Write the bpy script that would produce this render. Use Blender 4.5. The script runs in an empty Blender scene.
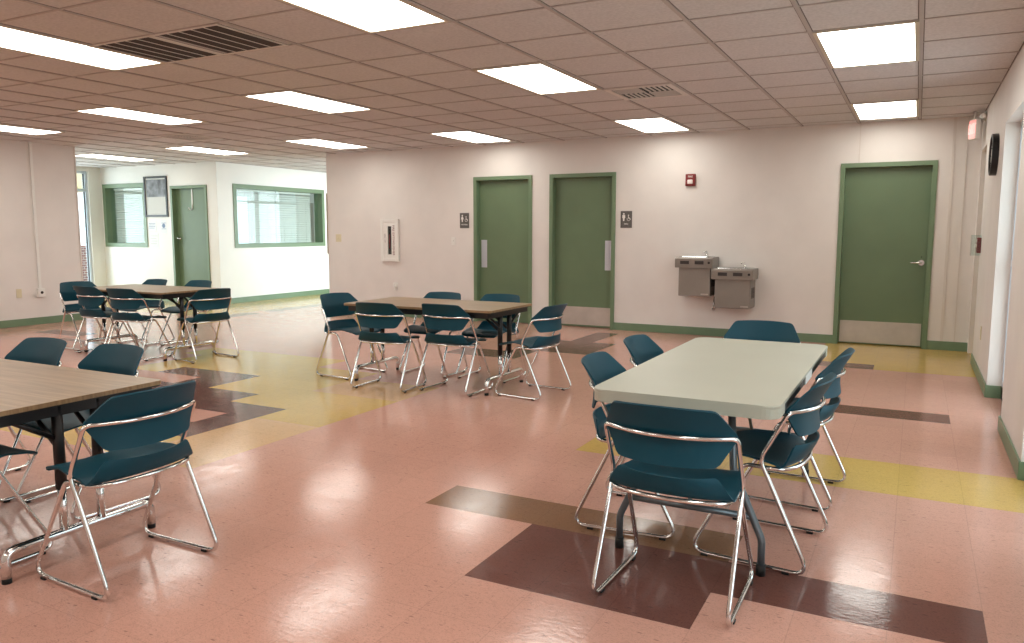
import bpy, bmesh, math, random
from mathutils import Vector, Matrix
random.seed(4)
PI = math.pi
scn = bpy.context.scene
COL = scn.collection

# ---------------------------------------------------------------- camera
YAW, PITCH, ROLL, FPX = -0.480916, 0.115686, 0.000783, 772.267
fwd = Vector((math.sin(YAW)*math.cos(PITCH), math.cos(YAW)*math.cos(PITCH), -math.sin(PITCH)))
rt = Vector((math.cos(YAW), -math.sin(YAW), 0)); up = rt.cross(fwd)
Rr = math.cos(ROLL)*rt + math.sin(ROLL)*up; Ru = -math.sin(ROLL)*rt + math.cos(ROLL)*up
cd = bpy.data.cameras.new('camera'); cam = bpy.data.objects.new('camera', cd); COL.objects.link(cam)
m = Matrix((Rr, Ru, -fwd)).transposed().to_4x4(); m.translation = Vector((0.0473, -9.7818, 1.3082))
cam.matrix_world = m
cd.sensor_width = 36; cd.lens = 36*FPX/1024; cd.clip_start = 0.05; cd.clip_end = 200
scn.camera = cam

# ---------------------------------------------------------------- world, daylight, exposure
w = bpy.data.worlds.new('world'); scn.world = w; w.use_nodes = True
bg = w.node_tree.nodes['Background']; bg.inputs[0].default_value = (0.80, 0.91, 1.0, 1); bg.inputs[1].default_value = 2.6
def area(name, loc, rot, sx, sy, power, col):
    l = bpy.data.lights.new(name, 'AREA'); l.shape = 'RECTANGLE'; l.size = sx; l.size_y = sy; l.energy = power; l.color = col
    o = bpy.data.objects.new(name, l); COL.objects.link(o); o.location = loc; o.rotation_euler = rot; return o
DAY = (0.86, 0.94, 1.0)
# sky light entering by the glazed openings (each lamp lies just outside its opening)
area('daylight_corridor', (-7.6, 3.1, 1.4), (0, PI/2, 0), 2.2, 4.4, 185, DAY)          # points -X; unseen opening, added to account for the bright office wall
area('daylight_storefront', (-14.9, -1.3, 1.3), (0, -PI/2, 0), 2.2, 2.4, 90, DAY)     # points +X
area('daylight_office', (-14.9, 2.6, 1.6), (0, -PI/2, 0), 1.4, 2.6, 55, DAY)
area('daylight_window_a', (1.15, -3.26, 1.2), (0, PI/2, 0), 2.0, 1.1, 7, DAY)
area('daylight_window_b', (1.15, -5.6, 1.2), (0, PI/2, 0), 2.0, 1.1, 7, DAY)
area('daylight_window_c', (1.15, -7.9, 1.2), (0, PI/2, 0), 2.0, 1.1, 7, DAY)
scn.view_settings.view_transform = 'Standard'; scn.view_settings.look = 'None'
scn.view_settings.gamma = 1; scn.view_settings.use_curve_mapping = False
scn.view_settings.exposure = 0.33
LAMP = 6.5

# ---------------------------------------------------------------- materials
def s2l(c): return tuple(((x/255)/12.92 if x/255 <= .04045 else ((x/255+.055)/1.055)**2.4) for x in c)
def mat(name, rgb, rough=.5, metal=0, noise=None, bump=None, spec=None, coat=0):
    mt = bpy.data.materials.new(name); mt.use_nodes = True; nt = mt.node_tree; b = nt.nodes['Principled BSDF']
    c = s2l(rgb) + (1,); b.inputs['Base Color'].default_value = c
    b.inputs['Roughness'].default_value = rough; b.inputs['Metallic'].default_value = metal
    if spec is not None: b.inputs['Specular IOR Level'].default_value = spec
    if coat: b.inputs['Coat Weight'].default_value = coat
    tc = nt.nodes.new('ShaderNodeTexCoord')
    if noise:
        sc, amt = noise
        n = nt.nodes.new('ShaderNodeTexNoise'); n.inputs['Scale'].default_value = sc; n.inputs['Detail'].default_value = 5
        nt.links.new(tc.outputs['Object'], n.inputs['Vector'])
        mr = nt.nodes.new('ShaderNodeMapRange'); mr.inputs[1].default_value = .3; mr.inputs[2].default_value = .7
        mr.inputs[3].default_value = 1-amt; mr.inputs[4].default_value = 1+amt
        nt.links.new(n.outputs['Fac'], mr.inputs[0])
        mx = nt.nodes.new('ShaderNodeVectorMath'); mx.operation = 'SCALE'; mx.inputs[0].default_value = c[:3]
        nt.links.new(mr.outputs[0], mx.inputs['Scale']); nt.links.new(mx.outputs[0], b.inputs['Base Color'])
    if bump:
        sc, st, di = bump
        n = nt.nodes.new('ShaderNodeTexNoise'); n.inputs['Scale'].default_value = sc; n.inputs['Detail'].default_value = 3
        nt.links.new(tc.outputs['Object'], n.inputs['Vector'])
        bp = nt.nodes.new('ShaderNodeBump'); bp.inputs['Strength'].default_value = st; bp.inputs['Distance'].default_value = di
        nt.links.new(n.outputs['Fac'], bp.inputs['Height']); nt.links.new(bp.outputs[0], b.inputs['Normal'])
    return mt
def emis(name, rgb, strength):
    mt = bpy.data.materials.new(name); mt.use_nodes = True; nt = mt.node_tree; b = nt.nodes['Principled BSDF']
    b.inputs['Base Color'].default_value = (.8, .8, .8, 1)
    b.inputs['Emission Color'].default_value = tuple(rgb)+(1,); b.inputs['Emission Strength'].default_value = strength
    return mt
WALL = mat('wall_vinyl', (222, 216, 210), .55, noise=(3, .03), bump=(120, .15, .002))
WALLW = mat('office_wall_paint', (232, 232, 226), .6, noise=(2, .02))
TRIMW = mat('wall_batten', (214, 206, 198), .5)
GREEN = mat('green_paint', (108, 130, 100), .38, noise=(6, .03))
GREEND = mat('green_door_paint', (100, 120, 90), .42, noise=(2.5, .06), bump=(60, .05, .001))
BASE = mat('green_base_cove', (108, 132, 104), .35, noise=(8, .05))
STEEL = mat('brushed_steel', (192, 186, 178), .4, .6, noise=(6, .08), bump=(90, .05, .001))
CHROME = mat('chrome', (225, 224, 222), .09, 1)
CHROMED = mat('satin_chrome', (205, 205, 205), .22, 1)
PUSHP = mat('push_plate_steel', (196, 200, 210), .35, .4)
PLASTIC = mat('teal_plastic', (3, 62, 77), .5, noise=(4, .05), bump=(220, .12, .0006), spec=.28)
BLACK = mat('black_enamel', (20, 20, 22), .4)
RUBBER = mat('black_rubber', (18, 18, 18), .7)
GREYST = mat('grey_table_steel', (105, 112, 116), .35, .6)
TPLAST = mat('grey_beige_plastic', (176, 176, 160), .4, noise=(2, .04), bump=(150, .08, .0006))
TPLASTE = mat('pale_hinge_plastic', (205, 208, 205), .4)
WHITE = mat('white_enamel', (228, 226, 220), .4)
IVORY = mat('ivory_plastic', (214, 204, 172), .45)
DARK = mat('dark_recess', (22, 20, 20), .7)
BROWN = mat('fountain_grille', (48, 42, 40), .6)
FOUNT = mat('fountain_steel', (140, 133, 125), .45, .35, noise=(5, .05))
RED = mat('alarm_red', (120, 24, 26), .4)
SIGN = mat('sign_grey', (92, 88, 84), .5)
PAPER = mat('paper', (225, 228, 230), .8)
PAPERB = mat('printed_blue', (120, 140, 170), .8)
ALU = mat('aluminium_frame', (196, 204, 212), .3, .5)
GASK = mat('black_gasket', (14, 15, 16), .5)
GRILLE = mat('return_recess', (52, 42, 40), .8)
DIFF = mat('vent_metal', (214, 208, 202), .5)
TAN = mat('tan_wood', (150, 128, 104), .5, noise=(9, .08))
CONC = mat('concrete', (190, 188, 182), .9, noise=(3, .08))
BEIGE = mat('beige_stucco', (226, 206, 160), .9, noise=(5, .05))
GRID = mat('ceiling_grid_metal', (178, 170, 166), .6)

def glass():
    mt = bpy.data.materials.new('window_glass'); mt.use_nodes = True; nt = mt.node_tree; nt.nodes.clear()
    o = nt.nodes.new('ShaderNodeOutputMaterial'); t = nt.nodes.new('ShaderNodeBsdfTransparent'); g = nt.nodes.new('ShaderNodeBsdfGlossy')
    g.inputs['Roughness'].default_value = .02; lw = nt.nodes.new('ShaderNodeLayerWeight'); lw.inputs['Blend'].default_value = .5
    pw = nt.nodes.new('ShaderNodeMath'); pw.operation = 'POWER'; pw.inputs[1].default_value = 5; nt.links.new(lw.outputs['Facing'], pw.inputs[0])
    f = nt.nodes.new('ShaderNodeMapRange'); f.inputs[3].default_value = .04; f.inputs[4].default_value = .8; nt.links.new(pw.outputs[0], f.inputs[0])
    t.inputs[0].default_value = (.93, .97, .96, 1)
    mx = nt.nodes.new('ShaderNodeMixShader'); nt.links.new(f.outputs[0], mx.inputs[0]); nt.links.new(t.outputs[0], mx.inputs[1])
    nt.links.new(g.outputs[0], mx.inputs[2]); nt.links.new(mx.outputs[0], o.inputs[0]); return mt
GLASS = glass()

def ceiling_mat():
    mt = mat('ceiling_tile', (206, 203, 202), .9); nt = mt.node_tree; b = nt.nodes['Principled BSDF']
    tc = nt.nodes.new('ShaderNodeTexCoord')
    n = nt.nodes.new('ShaderNodeTexNoise'); n.inputs['Scale'].default_value = 55; n.inputs['Detail'].default_value = 6
    n2 = nt.nodes.new('ShaderNodeTexNoise'); n2.inputs['Scale'].default_value = .7; n2.inputs['Detail'].default_value = 3
    nt.links.new(tc.outputs['Object'], n.inputs[0]); nt.links.new(tc.outputs['Object'], n2.inputs[0])
    r = nt.nodes.new('ShaderNodeMapRange'); r.inputs[1].default_value = .35; r.inputs[2].default_value = .7; r.inputs[3].default_value = 1.04; r.inputs[4].default_value = .88
    nt.links.new(n.outputs['Fac'], r.inputs[0])
    r2 = nt.nodes.new('ShaderNodeMapRange'); r2.inputs[1].default_value = .3; r2.inputs[2].default_value = .7; r2.inputs[3].default_value = .95; r2.inputs[4].default_value = 1.04
    nt.links.new(n2.outputs['Fac'], r2.inputs[0])
    mu = nt.nodes.new('ShaderNodeMath'); mu.operation = 'MULTIPLY'; nt.links.new(r.outputs[0], mu.inputs[0]); nt.links.new(r2.outputs[0], mu.inputs[1])
    v = nt.nodes.new('ShaderNodeVectorMath'); v.operation = 'SCALE'; v.inputs[0].default_value = s2l((206, 203, 202))
    nt.links.new(mu.outputs[0], v.inputs['Scale']); nt.links.new(v.outputs[0], b.inputs['Base Color'])
    bp = nt.nodes.new('ShaderNodeBump'); bp.inputs['Strength'].default_value = .3; bp.inputs['Distance'].default_value = .003
    nt.links.new(n.outputs['Fac'], bp.inputs['Height']); nt.links.new(bp.outputs[0], b.inputs['Normal'])
    return mt
CEIL = ceiling_mat()

TX, TY, X0, Y0 = .29, .297, .318, -7.36
def floor_mat(name, rgb, var=.05):
    c = s2l(rgb)
    mt = mat(name, rgb, .2); nt = mt.node_tree; b = nt.nodes['Principled BSDF']; L = nt.links
    b.inputs['Specular IOR Level'].default_value = .31
    tc = nt.nodes.new('ShaderNodeTexCoord')
    mp = nt.nodes.new('ShaderNodeMapping'); mp.inputs['Location'].default_value = (-X0/TX, -Y0/TY, 0); mp.inputs['Scale'].default_value = (1/TX, 1/TY, 1)
    L.new(tc.outputs['Object'], mp.inputs[0])
    sep = nt.nodes.new('ShaderNodeSeparateXYZ'); L.new(mp.outputs[0], sep.inputs[0])
    def edge(sock, wd):
        fr = nt.nodes.new('ShaderNodeMath'); fr.operation = 'FRACT'; L.new(sock, fr.inputs[0])
        a = nt.nodes.new('ShaderNodeMath'); a.operation = 'SUBTRACT'; a.inputs[1].default_value = .5; L.new(fr.outputs[0], a.inputs[0])
        ab = nt.nodes.new('ShaderNodeMath'); ab.operation = 'ABSOLUTE'; L.new(a.outputs[0], ab.inputs[0])
        g = nt.nodes.new('ShaderNodeMath'); g.operation = 'GREATER_THAN'; g.inputs[1].default_value = .5-wd; L.new(ab.outputs[0], g.inputs[0]); return g
    ex, ey = edge(sep.outputs[0], .006), edge(sep.outputs[1], .005)
    mxe = nt.nodes.new('ShaderNodeMath'); mxe.operation = 'MAXIMUM'; L.new(ex.outputs[0], mxe.inputs[0]); L.new(ey.outputs[0], mxe.inputs[1])
    # per-tile tone
    fl = nt.nodes.new('ShaderNodeVectorMath'); fl.operation = 'FLOOR'; L.new(mp.outputs[0], fl.inputs[0])
    wn = nt.nodes.new('ShaderNodeTexWhiteNoise'); wn.noise_dimensions = '2D'; L.new(fl.outputs[0], wn.inputs['Vector'])
    r0 = nt.nodes.new('ShaderNodeMapRange'); r0.inputs[3].default_value = 1-var*.5; r0.inputs[4].default_value = 1+var*.5; L.new(wn.outputs['Value'], r0.inputs[0])
    # chips: streaky flecks
    n = nt.nodes.new('ShaderNodeTexNoise'); n.inputs['Scale'].default_value = 60; n.inputs['Detail'].default_value = 5; n.inputs['Distortion'].default_value = 2.5
    mp2 = nt.nodes.new('ShaderNodeMapping'); mp2.inputs['Scale'].default_value = (1, 1.8, 1); mp2.inputs['Rotation'].default_value = (0, 0, .7)
    L.new(tc.outputs['Object'], mp2.inputs[0]); L.new(mp2.outputs[0], n.inputs[0])
    cr = nt.nodes.new('ShaderNodeMapRange'); cr.inputs[1].default_value = .28; cr.inputs[2].default_value = .5; cr.inputs[3].default_value = .68; cr.inputs[4].default_value = 1.03
    L.new(n.outputs['Fac'], cr.inputs[0])
    mp3 = nt.nodes.new('ShaderNodeMapping'); mp3.inputs['Scale'].default_value = (.6, 1.8, 1); mp3.inputs['Rotation'].default_value = (0, 0, -.9); L.new(tc.outputs['Object'], mp3.inputs[0])
    vo = nt.nodes.new('ShaderNodeTexVoronoi'); vo.inputs['Scale'].default_value = 17; L.new(mp3.outputs[0], vo.inputs['Vector'])
    vr = nt.nodes.new('ShaderNodeMapRange'); vr.inputs[1].default_value = .07; vr.inputs[2].default_value = .12; vr.inputs[3].default_value = .6; vr.inputs[4].default_value = 1
    L.new(vo.outputs['Distance'], vr.inputs[0])
    m1 = nt.nodes.new('ShaderNodeMath'); m1.operation = 'MULTIPLY'; L.new(cr.outputs[0], m1.inputs[0]); L.new(vr.outputs[0], m1.inputs[1])
    m2 = nt.nodes.new('ShaderNodeMath'); m2.operation = 'MULTIPLY'; L.new(m1.outputs[0], m2.inputs[0]); L.new(r0.outputs[0], m2.inputs[1])
    er = nt.nodes.new('ShaderNodeMapRange'); er.inputs[3].default_value = 1; er.inputs[4].default_value = .86; L.new(mxe.outputs[0], er.inputs[0])
    m3 = nt.nodes.new('ShaderNodeMath'); m3.operation = 'MULTIPLY'; L.new(m2.outputs[0], m3.inputs[0]); L.new(er.outputs[0], m3.inputs[1])
    v = nt.nodes.new('ShaderNodeVectorMath'); v.operation = 'SCALE'; v.inputs[0].default_value = c
    L.new(m3.outputs[0], v.inputs['Scale']); L.new(v.outputs[0], b.inputs['Base Color'])
    # worn wax: patchy gloss and gentle waviness
    nr = nt.nodes.new('ShaderNodeTexNoise'); nr.inputs['Scale'].default_value = 9; nr.inputs['Detail'].default_value = 8; nr.inputs['Roughness'].default_value = .7
    L.new(tc.outputs['Object'], nr.inputs[0])
    rr = nt.nodes.new('ShaderNodeMapRange'); rr.inputs[1].default_value = .35; rr.inputs[2].default_value = .7; rr.inputs[3].default_value = .08; rr.inputs[4].default_value = .2
    L.new(nr.outputs['Fac'], rr.inputs[0]); L.new(rr.outputs[0], b.inputs['Roughness'])
    def tex(sc, stretch, ang, det):
        q = nt.nodes.new('ShaderNodeMapping'); q.inputs['Scale'].default_value = stretch; q.inputs['Rotation'].default_value = (0, 0, ang)
        L.new(tc.outputs['Object'], q.inputs[0]); k = nt.nodes.new('ShaderNodeTexNoise'); k.inputs['Scale'].default_value = sc
        k.inputs['Detail'].default_value = det; L.new(q.outputs[0], k.inputs[0]); return k
    b1 = nt.nodes.new('ShaderNodeBump'); b1.inputs['Strength'].default_value = .3; b1.inputs['Distance'].default_value = .0022
    L.new(tex(5, (1, 1, 1), 0, 2).outputs['Fac'], b1.inputs['Height'])
    b2 = nt.nodes.new('ShaderNodeBump'); b2.inputs['Strength'].default_value = .32; b2.inputs['Distance'].default_value = .0016
    L.new(tex(26, (1, 2.4, 1), .5, 4).outputs['Fac'], b2.inputs['Height']); L.new(b1.outputs[0], b2.inputs['Normal'])
    L.new(b2.outputs[0], b.inputs['Normal'])
    return mt
FM = [floor_mat('floor_pink', (200, 151, 134)), floor_mat('floor_yellow', (200, 166, 94)), floor_mat('floor_brown', (108, 70, 62)),
      floor_mat('floor_olive', (134, 98, 72)), floor_mat('floor_tan', (204, 164, 118))]

def wood_mat():
    mt = mat('wood_laminate', (178, 146, 108), .32); nt = mt.node_tree; b = nt.nodes['Principled BSDF']; L = nt.links
    tc = nt.nodes.new('ShaderNodeTexCoord'); mp = nt.nodes.new('ShaderNodeMapping'); mp.inputs['Scale'].default_value = (1.2, 26, 1)
    L.new(tc.outputs['Object'], mp.inputs[0])
    n = nt.nodes.new('ShaderNodeTexNoise'); n.inputs['Scale'].default_value = 2.2; n.inputs['Detail'].default_value = 7; n.inputs['Distortion'].default_value = .6
    L.new(mp.outputs[0], n.inputs[0])
    r = nt.nodes.new('ShaderNodeValToRGB'); r.color_ramp.elements[0].position = .32; r.color_ramp.elements[1].position = .68
    r.color_ramp.elements[0].color = s2l((130, 105, 76))+(1,); r.color_ramp.elements[1].color = s2l((160, 132, 98))+(1,)
    L.new(n.outputs['Fac'], r.inputs[0]); L.new(r.outputs[0], b.inputs['Base Color']); return mt
WOOD = wood_mat()
def brick_mat():
    mt = mat('brick', (150, 80, 62), .85); nt = mt.node_tree; b = nt.nodes['Principled BSDF']
    tc = nt.nodes.new('ShaderNodeTexCoord'); mp = nt.nodes.new('ShaderNodeMapping'); mp.inputs['Rotation'].default_value = (PI/2, 0, PI/2)
    br = nt.nodes.new('ShaderNodeTexBrick'); br.inputs['Scale'].default_value = 4.5
    br.inputs['Color1'].default_value = s2l((150, 92, 84))+(1,); br.inputs['Color2'].default_value = s2l((128, 80, 82))+(1,)
    br.inputs['Mortar'].default_value = s2l((205, 195, 188))+(1,); br.inputs['Mortar Size'].default_value = .03
    sx = nt.nodes.new('ShaderNodeSeparateXYZ'); cx = nt.nodes.new('ShaderNodeCombineXYZ')
    nt.links.new(tc.outputs['Object'], sx.inputs[0]); nt.links.new(sx.outputs[1], cx.inputs[0]); nt.links.new(sx.outputs[2], cx.inputs[1])
    nt.links.new(cx.outputs[0], br.inputs['Vector']); nt.links.new(br.outputs[0], b.inputs['Base Color']); return mt
BRICK = brick_mat()

# ---------------------------------------------------------------- mesh helpers
class MB:
    def __init__(s): s.bm = bmesh.new()
    def box(s, x0, x1, y0, y1, z0, z1, mi=0, bev=0):
        x0, x1 = min(x0, x1), max(x0, x1); y0, y1 = min(y0, y1), max(y0, y1); z0, z1 = min(z0, z1), max(z0, z1)
        vs = [s.bm.verts.new((x, y, z)) for x in (x0, x1) for y in (y0, y1) for z in (z0, z1)]
        fs = []
        for q in ((0, 1, 3, 2), (4, 6, 7, 5), (0, 4, 5, 1), (2, 3, 7, 6), (0, 2, 6, 4), (1, 5, 7, 3)):
            f = s.bm.faces.new([vs[i] for i in q]); f.material_index = mi; fs.append(f)
        if bev:
            es = list({e for f in fs for e in f.edges})
            bmesh.ops.bevel(s.bm, geom=es, offset=bev, segments=2, affect='EDGES', profile=.5)
        return s
    def prism(s, pts, z0, z1, mi=0, axis='z', bev=0):
        def P(a, b, c): return {'z': (a, b, c), 'y': (a, c, b), 'x': (c, a, b)}[axis]
        A = [s.bm.verts.new(P(p[0], p[1], z0)) for p in pts]; B = [s.bm.verts.new(P(p[0], p[1], z1)) for p in pts]
        n = len(pts); fs = [s.bm.faces.new(A[::-1]), s.bm.faces.new(B)]
        for i in range(n): fs.append(s.bm.faces.new((A[i], A[(i+1) % n], B[(i+1) % n], B[i])))
        for f in fs: f.material_index = mi
        if bev:
            es = [e for f in fs[:2] for e in f.edges]
            bmesh.ops.bevel(s.bm, geom=es, offset=bev, segments=2, affect='EDGES', profile=.5)
        return s
    def tube(s, path, r, seg=10, closed=False, cap=True, mi=0):
        P = [Vector(p) for p in path]; n = len(P)
        T = []
        for i in range(n):
            if closed: t = P[(i+1) % n]-P[i-1]
            else: t = P[min(i+1, n-1)]-P[max(i-1, 0)]
            T.append(t.normalized())
        a = Vector((0, 0, 1)) if abs(T[0].z) < .9 else Vector((1, 0, 0)); N = T[0].cross(a).normalized(); rings = []
        for i in range(n):
            if i: N = (N - T[i]*N.dot(T[i])).normalized()
            B = T[i].cross(N); rr = r[i] if isinstance(r, (list, tuple)) else r
            rings.append([s.bm.verts.new(P[i]+(N*math.cos(2*PI*k/seg)+B*math.sin(2*PI*k/seg))*rr) for k in range(seg)])
        pairs = [(i, i+1, 0) for i in range(n-1)]
        if closed:
            # find best rotation offset for closing
            best = min(range(seg), key=lambda o: (rings[-1][0].co-rings[0][o].co).length); pairs.append((n-1, 0, best))
        for i, j, o in pairs:
            for k in range(seg):
                f = s.bm.faces.new((rings[i][k], rings[i][(k+1) % seg], rings[j][(k+1+o) % seg], rings[j][(k+o) % seg])); f.smooth = True; f.material_index = mi
        if cap and not closed:
            s.bm.faces.new(rings[0][::-1]).material_index = mi; s.bm.faces.new(rings[-1]).material_index = mi
        return s
    def cyl(s, p, q, r, seg=16, mi=0): return s.tube([p, q], r, seg, mi=mi)
    def build(s, name, mats, parent=None, smooth=None):
        bmesh.ops.recalc_face_normals(s.bm, faces=s.bm.faces)
        me = bpy.data.meshes.new(name); s.bm.to_mesh(me); s.bm.free()
        for mt in (mats if isinstance(mats, (list, tuple)) else [mats]): me.materials.append(mt)
        if smooth: me.polygons.foreach_set('use_smooth', [True]*len(me.polygons))
        o = bpy.data.objects.new(name, me); COL.objects.link(o)
        if parent: o.parent = parent
        return o
def fillet(pts, rad, seg=5, closed=False):
    P = [Vector(p) for p in pts]; n = len(P); out = []
    for i in range(n):
        r = rad[i] if isinstance(rad, (list, tuple)) else rad
        if (not closed and i in (0, n-1)) or r == 0: out.append(P[i]); continue
        a, b, c = P[i-1], P[i], P[(i+1) % n]
        u = (a-b); v = (c-b); lu, lv = u.length, v.length; u.normalize(); v.normalize()
        ang = u.angle(v)
        if ang > 3.1: out.append(b); continue
        d = min(r/math.tan(ang/2), lu*.48, lv*.48)
        p, q = b+u*d, b+v*d
        for k in range(seg+1):
            t = k/seg; out.append(p*(1-t)**2 + b*2*t*(1-t) + q*t*t)
    return out
def tag(o, label=None, cat=None, group=None, kind=None):
    if label: o['label'] = label
    if cat: o['category'] = cat
    if group: o['group'] = group
    if kind: o['kind'] = kind
    return o
def empty(name, loc, rz=0, label=None, cat=None, group=None):
    o = bpy.data.objects.new(name, None); COL.objects.link(o); o.location = loc; o.rotation_euler = (0, 0, rz); o.empty_display_size = .1
    return tag(o, label, cat, group)
def struct(mb, name, mats): return tag(mb.build(name, mats), kind='structure')
def copy_tree(o, parent=None):
    c = o.copy(); COL.objects.link(c); c.parent = parent
    for ch in list(o.children): copy_tree(ch, c)
    return c
H = 2.54

# ---------------------------------------------------------------- setting: floor
def cell(i, j):
    """tile column i (counted leftwards from x=X0), row j (counted to the back wall) -> material"""
    # near the grey table
    if 3 <= i < 6 and 0 <= j < 2: return 2
    if 0 <= i < 3 and 1 <= j < 2: return 2
    if 3 <= i < 8 and 2 <= j < 3: return 3
    if i < 7 and 6 <= j < 8: return 1
    if i < 4.5 and 12 <= j < 13 and i >= 0: return 2
    if 2 <= i < 5 and 19 <= j < 20: return 2
    if i < 2 and 19 <= j: return 1
    if i < 4 and 20 <= j: return 1
    # middle
    if 12.5 <= i < 13.5 and 17.5 <= j < 23.5: return 2
    if 11.5 <= i < 12.5 and 17.5 <= j < 20.5: return 2
    if 13.5 <= i < 14.5 and 15.5 <= j < 20.5: return 2
    if 14.5 <= i < 16.5 and 15.5 <= j < 17: return 2
    # left zigzag
    if i >= 16 and 4 <= j < 5 and i < 24: return 0
    if i >= 15 and 3 <= j < 6 and i < 26: return 2
    if i >= 17 and 6 <= j < 7 and i < 24: return 2
    if i >= 20.5 and 7 <= j < 8 and i < 26: return 0
    if i >= 19 and 7 <= j < 9 and i < 22.5: return 2
    if 15 <= i < 26 and 1.5 <= j < 3: return 1
    if 13 <= i < 15 and 1.5 <= j < 5: return 4
    if 13 <= i < 26 and 5 <= j < 8: return 1
    if 13 <= i < 16 and 8 <= j < 10: return 4
    if 16 <= i < 24 and 8 <= j < 11: return 1
    if 18.5 <= i < 25 and 11 <= j < 12.5: return 1
    # far left
    if 33 <= i < 36 and 12 <= j < 13: return 2
    if 30 <= i < 33 and 11 <= j < 11.5: return 2
    if 33 <= i < 34 and (19 <= j < 22.5 or 23.5 <= j < 29): return 2
    if 34 <= i and 20 <= j: return 1
    return 0
fb = MB(); bm = fb.bm
NI0, NI1, NJ0, NJ1 = -6, 100, -36, 100      # half tiles
V = {}
def fv(a, b):
    if (a, b) not in V: V[(a, b)] = bm.verts.new((X0-a*TX/2, Y0+b*TY/2, 0))
    return V[(a, b)]
for a in range(NI0, NI1):
    for b in range(NJ0, NJ1):
        f = bm.faces.new((fv(a, b), fv(a, b+1), fv(a+1, b+1), fv(a+1, b))); f.material_index = cell(a/2, b/2)
floor = struct(fb, 'floor', FM)
for p in floor.data.polygons:
    if p.normal.z < 0: p.flip() if hasattr(p, 'flip') else None
XL, YF, YB = -14.35, -12.5, 7.4
# ---------------------------------------------------------------- ceiling with T-bar grid
def gx(k):  # column line of the ceiling grid; the tiles of the far left bay run slightly narrower
    return (k if k >= -9 else -9+(k+9)*.9)*.6096
def gy(r): return -5.153+.6096*r
struct(MB().box(XL, 1.0, YF, YB, H, H+.05), 'ceiling', CEIL)
ceil = bpy.data.objects['ceiling']
g = MB()
for k in range(-24, 2):
    g.box(gx(k)-.012, gx(k)+.012, YF, YB, H-.007, H+.001)
for r in range(-12, 21):
    g.box(XL, 1.0, gy(r)-.009, gy(r)+.009, H-.005, H+.001)
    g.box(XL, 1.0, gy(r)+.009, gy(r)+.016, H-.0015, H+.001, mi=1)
for k in range(-24, 2):
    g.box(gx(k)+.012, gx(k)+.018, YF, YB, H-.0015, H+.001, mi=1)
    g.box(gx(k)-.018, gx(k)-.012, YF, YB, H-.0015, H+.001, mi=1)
g.build('ceiling_grid', [GRID, mat('grid_gap_shadow', (118, 108, 104), .9)], ceil)  # dark strips along the bars carry the gap shadow in their colour

# ---------------------------------------------------------------- walls
def wall(name, axis, pos, th, a0, a1, z0, z1, holes, m):
    """wall slab in plane axis=pos..pos+th along the other axis, with rectangular holes (a0,a1,z0,z1)"""
    mb = MB()
    xs = sorted({a0, a1} | {h[0] for h in holes} | {h[1] for h in holes})
    for s, e in zip(xs, xs[1:]):
        mid = (s+e)/2; hs = sorted([(h[2], h[3]) for h in holes if h[0] <= mid <= h[1]]); z = z0
        spans = []
        for (b, t) in hs:
            if b > z: spans.append((z, b))
            z = t
        if z < z1: spans.append((z, z1))
        for (b, t) in spans:
            if axis == 'y': mb.box(s, e, pos, pos+th, b, t)
            else: mb.box(pos, pos+th, s, e, b, t)
    return struct(mb, name, m)
D1, D2, D3 = (-5.68, -4.74), (-4.47, -3.51), (-.778, .205)
DH = 2.09
wall('wall_back', 'y', 0, .16, -8.42, .62, 0, H, [(D1[0]+.01, D1[1]-.01, 0, DH-.01), (D2[0]+.01, D2[1]-.01, 0, DH-.01), (D3[0]+.01, D3[1]-.01, 0, DH-.01)], WALL)
XR = .6
WIN = [(-3.85, -2.67), (-6.2, -5.0), (-8.55, -7.35)]
wall('wall_right', 'x', XR, .16, YF, 0.16, 0, H, [(a, b, 0, 2.14) for a, b in WIN] + [(-.85, -.12, 0, 2.16)], WALL)
struct(MB().box(XR+.3, XR+.36, -.9, 0, 0, H).box(XR+.16, XR+.3, -.9, -.85, 0, H).box(XR+.16, XR+.3, -.12, -.07, 0, H).box(XR+.16, XR+.36, -.85, -.12, 2.16, 2.22), 'wall_alcove', mat('alcove_tan', (186, 170, 142), .6))
wall('wall_left', 'x', -11.09, .16, YF, -2.56, 0, H, [], WALL)
struct(MB().box(XL, -11.09, -2.72, -2.56, 0, H), 'wall_left_return', WALL)
struct(MB().box(XL, 1.0, YF-.16, YF, 0, H), 'wall_front', WALL)
# corridor behind the partition
wall('wall_corridor_right', 'x', -8.42, .16, .16, YB, 0, H, [(1.0, 5.2, .1, 2.3)], WALLW)
struct(MB().box(XL, -8.26, YB, YB+.16, 0, H), 'wall_corridor_end', WALLW)
# office block
WB = (.46, 2.86, 1.03, 2.15); WA = (-14.13, -12.93, 1.03, 2.2); DA = (-12.22, -11.27)
wall('wall_office_side', 'x', -11.16, .16, .1, YB, 0, H, [WB], WALLW)
wall('wall_office_front', 'y', .1, .14, XL, -11.16, 0, H, [WA, (DA[0]+.01, DA[1]-.01, 0, 2.13)], WALLW)
wall('wall_far_left', 'x', XL, .15, -2.56, YB, 0, H, [(-2.45, -.16, .06, 2.46), (1.2, 4.0, .95, 2.2)], WALLW)
# battens / wall seams
for n, (x, wd, z0) in enumerate([(-.59, .012, DH+.0), (.345, .03, .1), (.47, .012, .1)]):
    struct(MB().box(x-wd/2, x+wd/2, -.006, 0, z0, H), 'trim_%d' % (n+1), TRIMW)
struct(MB().box(-10.93-.02, -10.92, -2.57, -2.552, 0, H), 'trim_4', TRIMW)
struct(MB().box(-11.06, -10.985, .07, .1, 0, H), 'trim_5', WALLW)
struct(MB().box(-8.432, -8.42, -.012, .02, .95, 1.92), 'trim_6', TAN)
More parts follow.
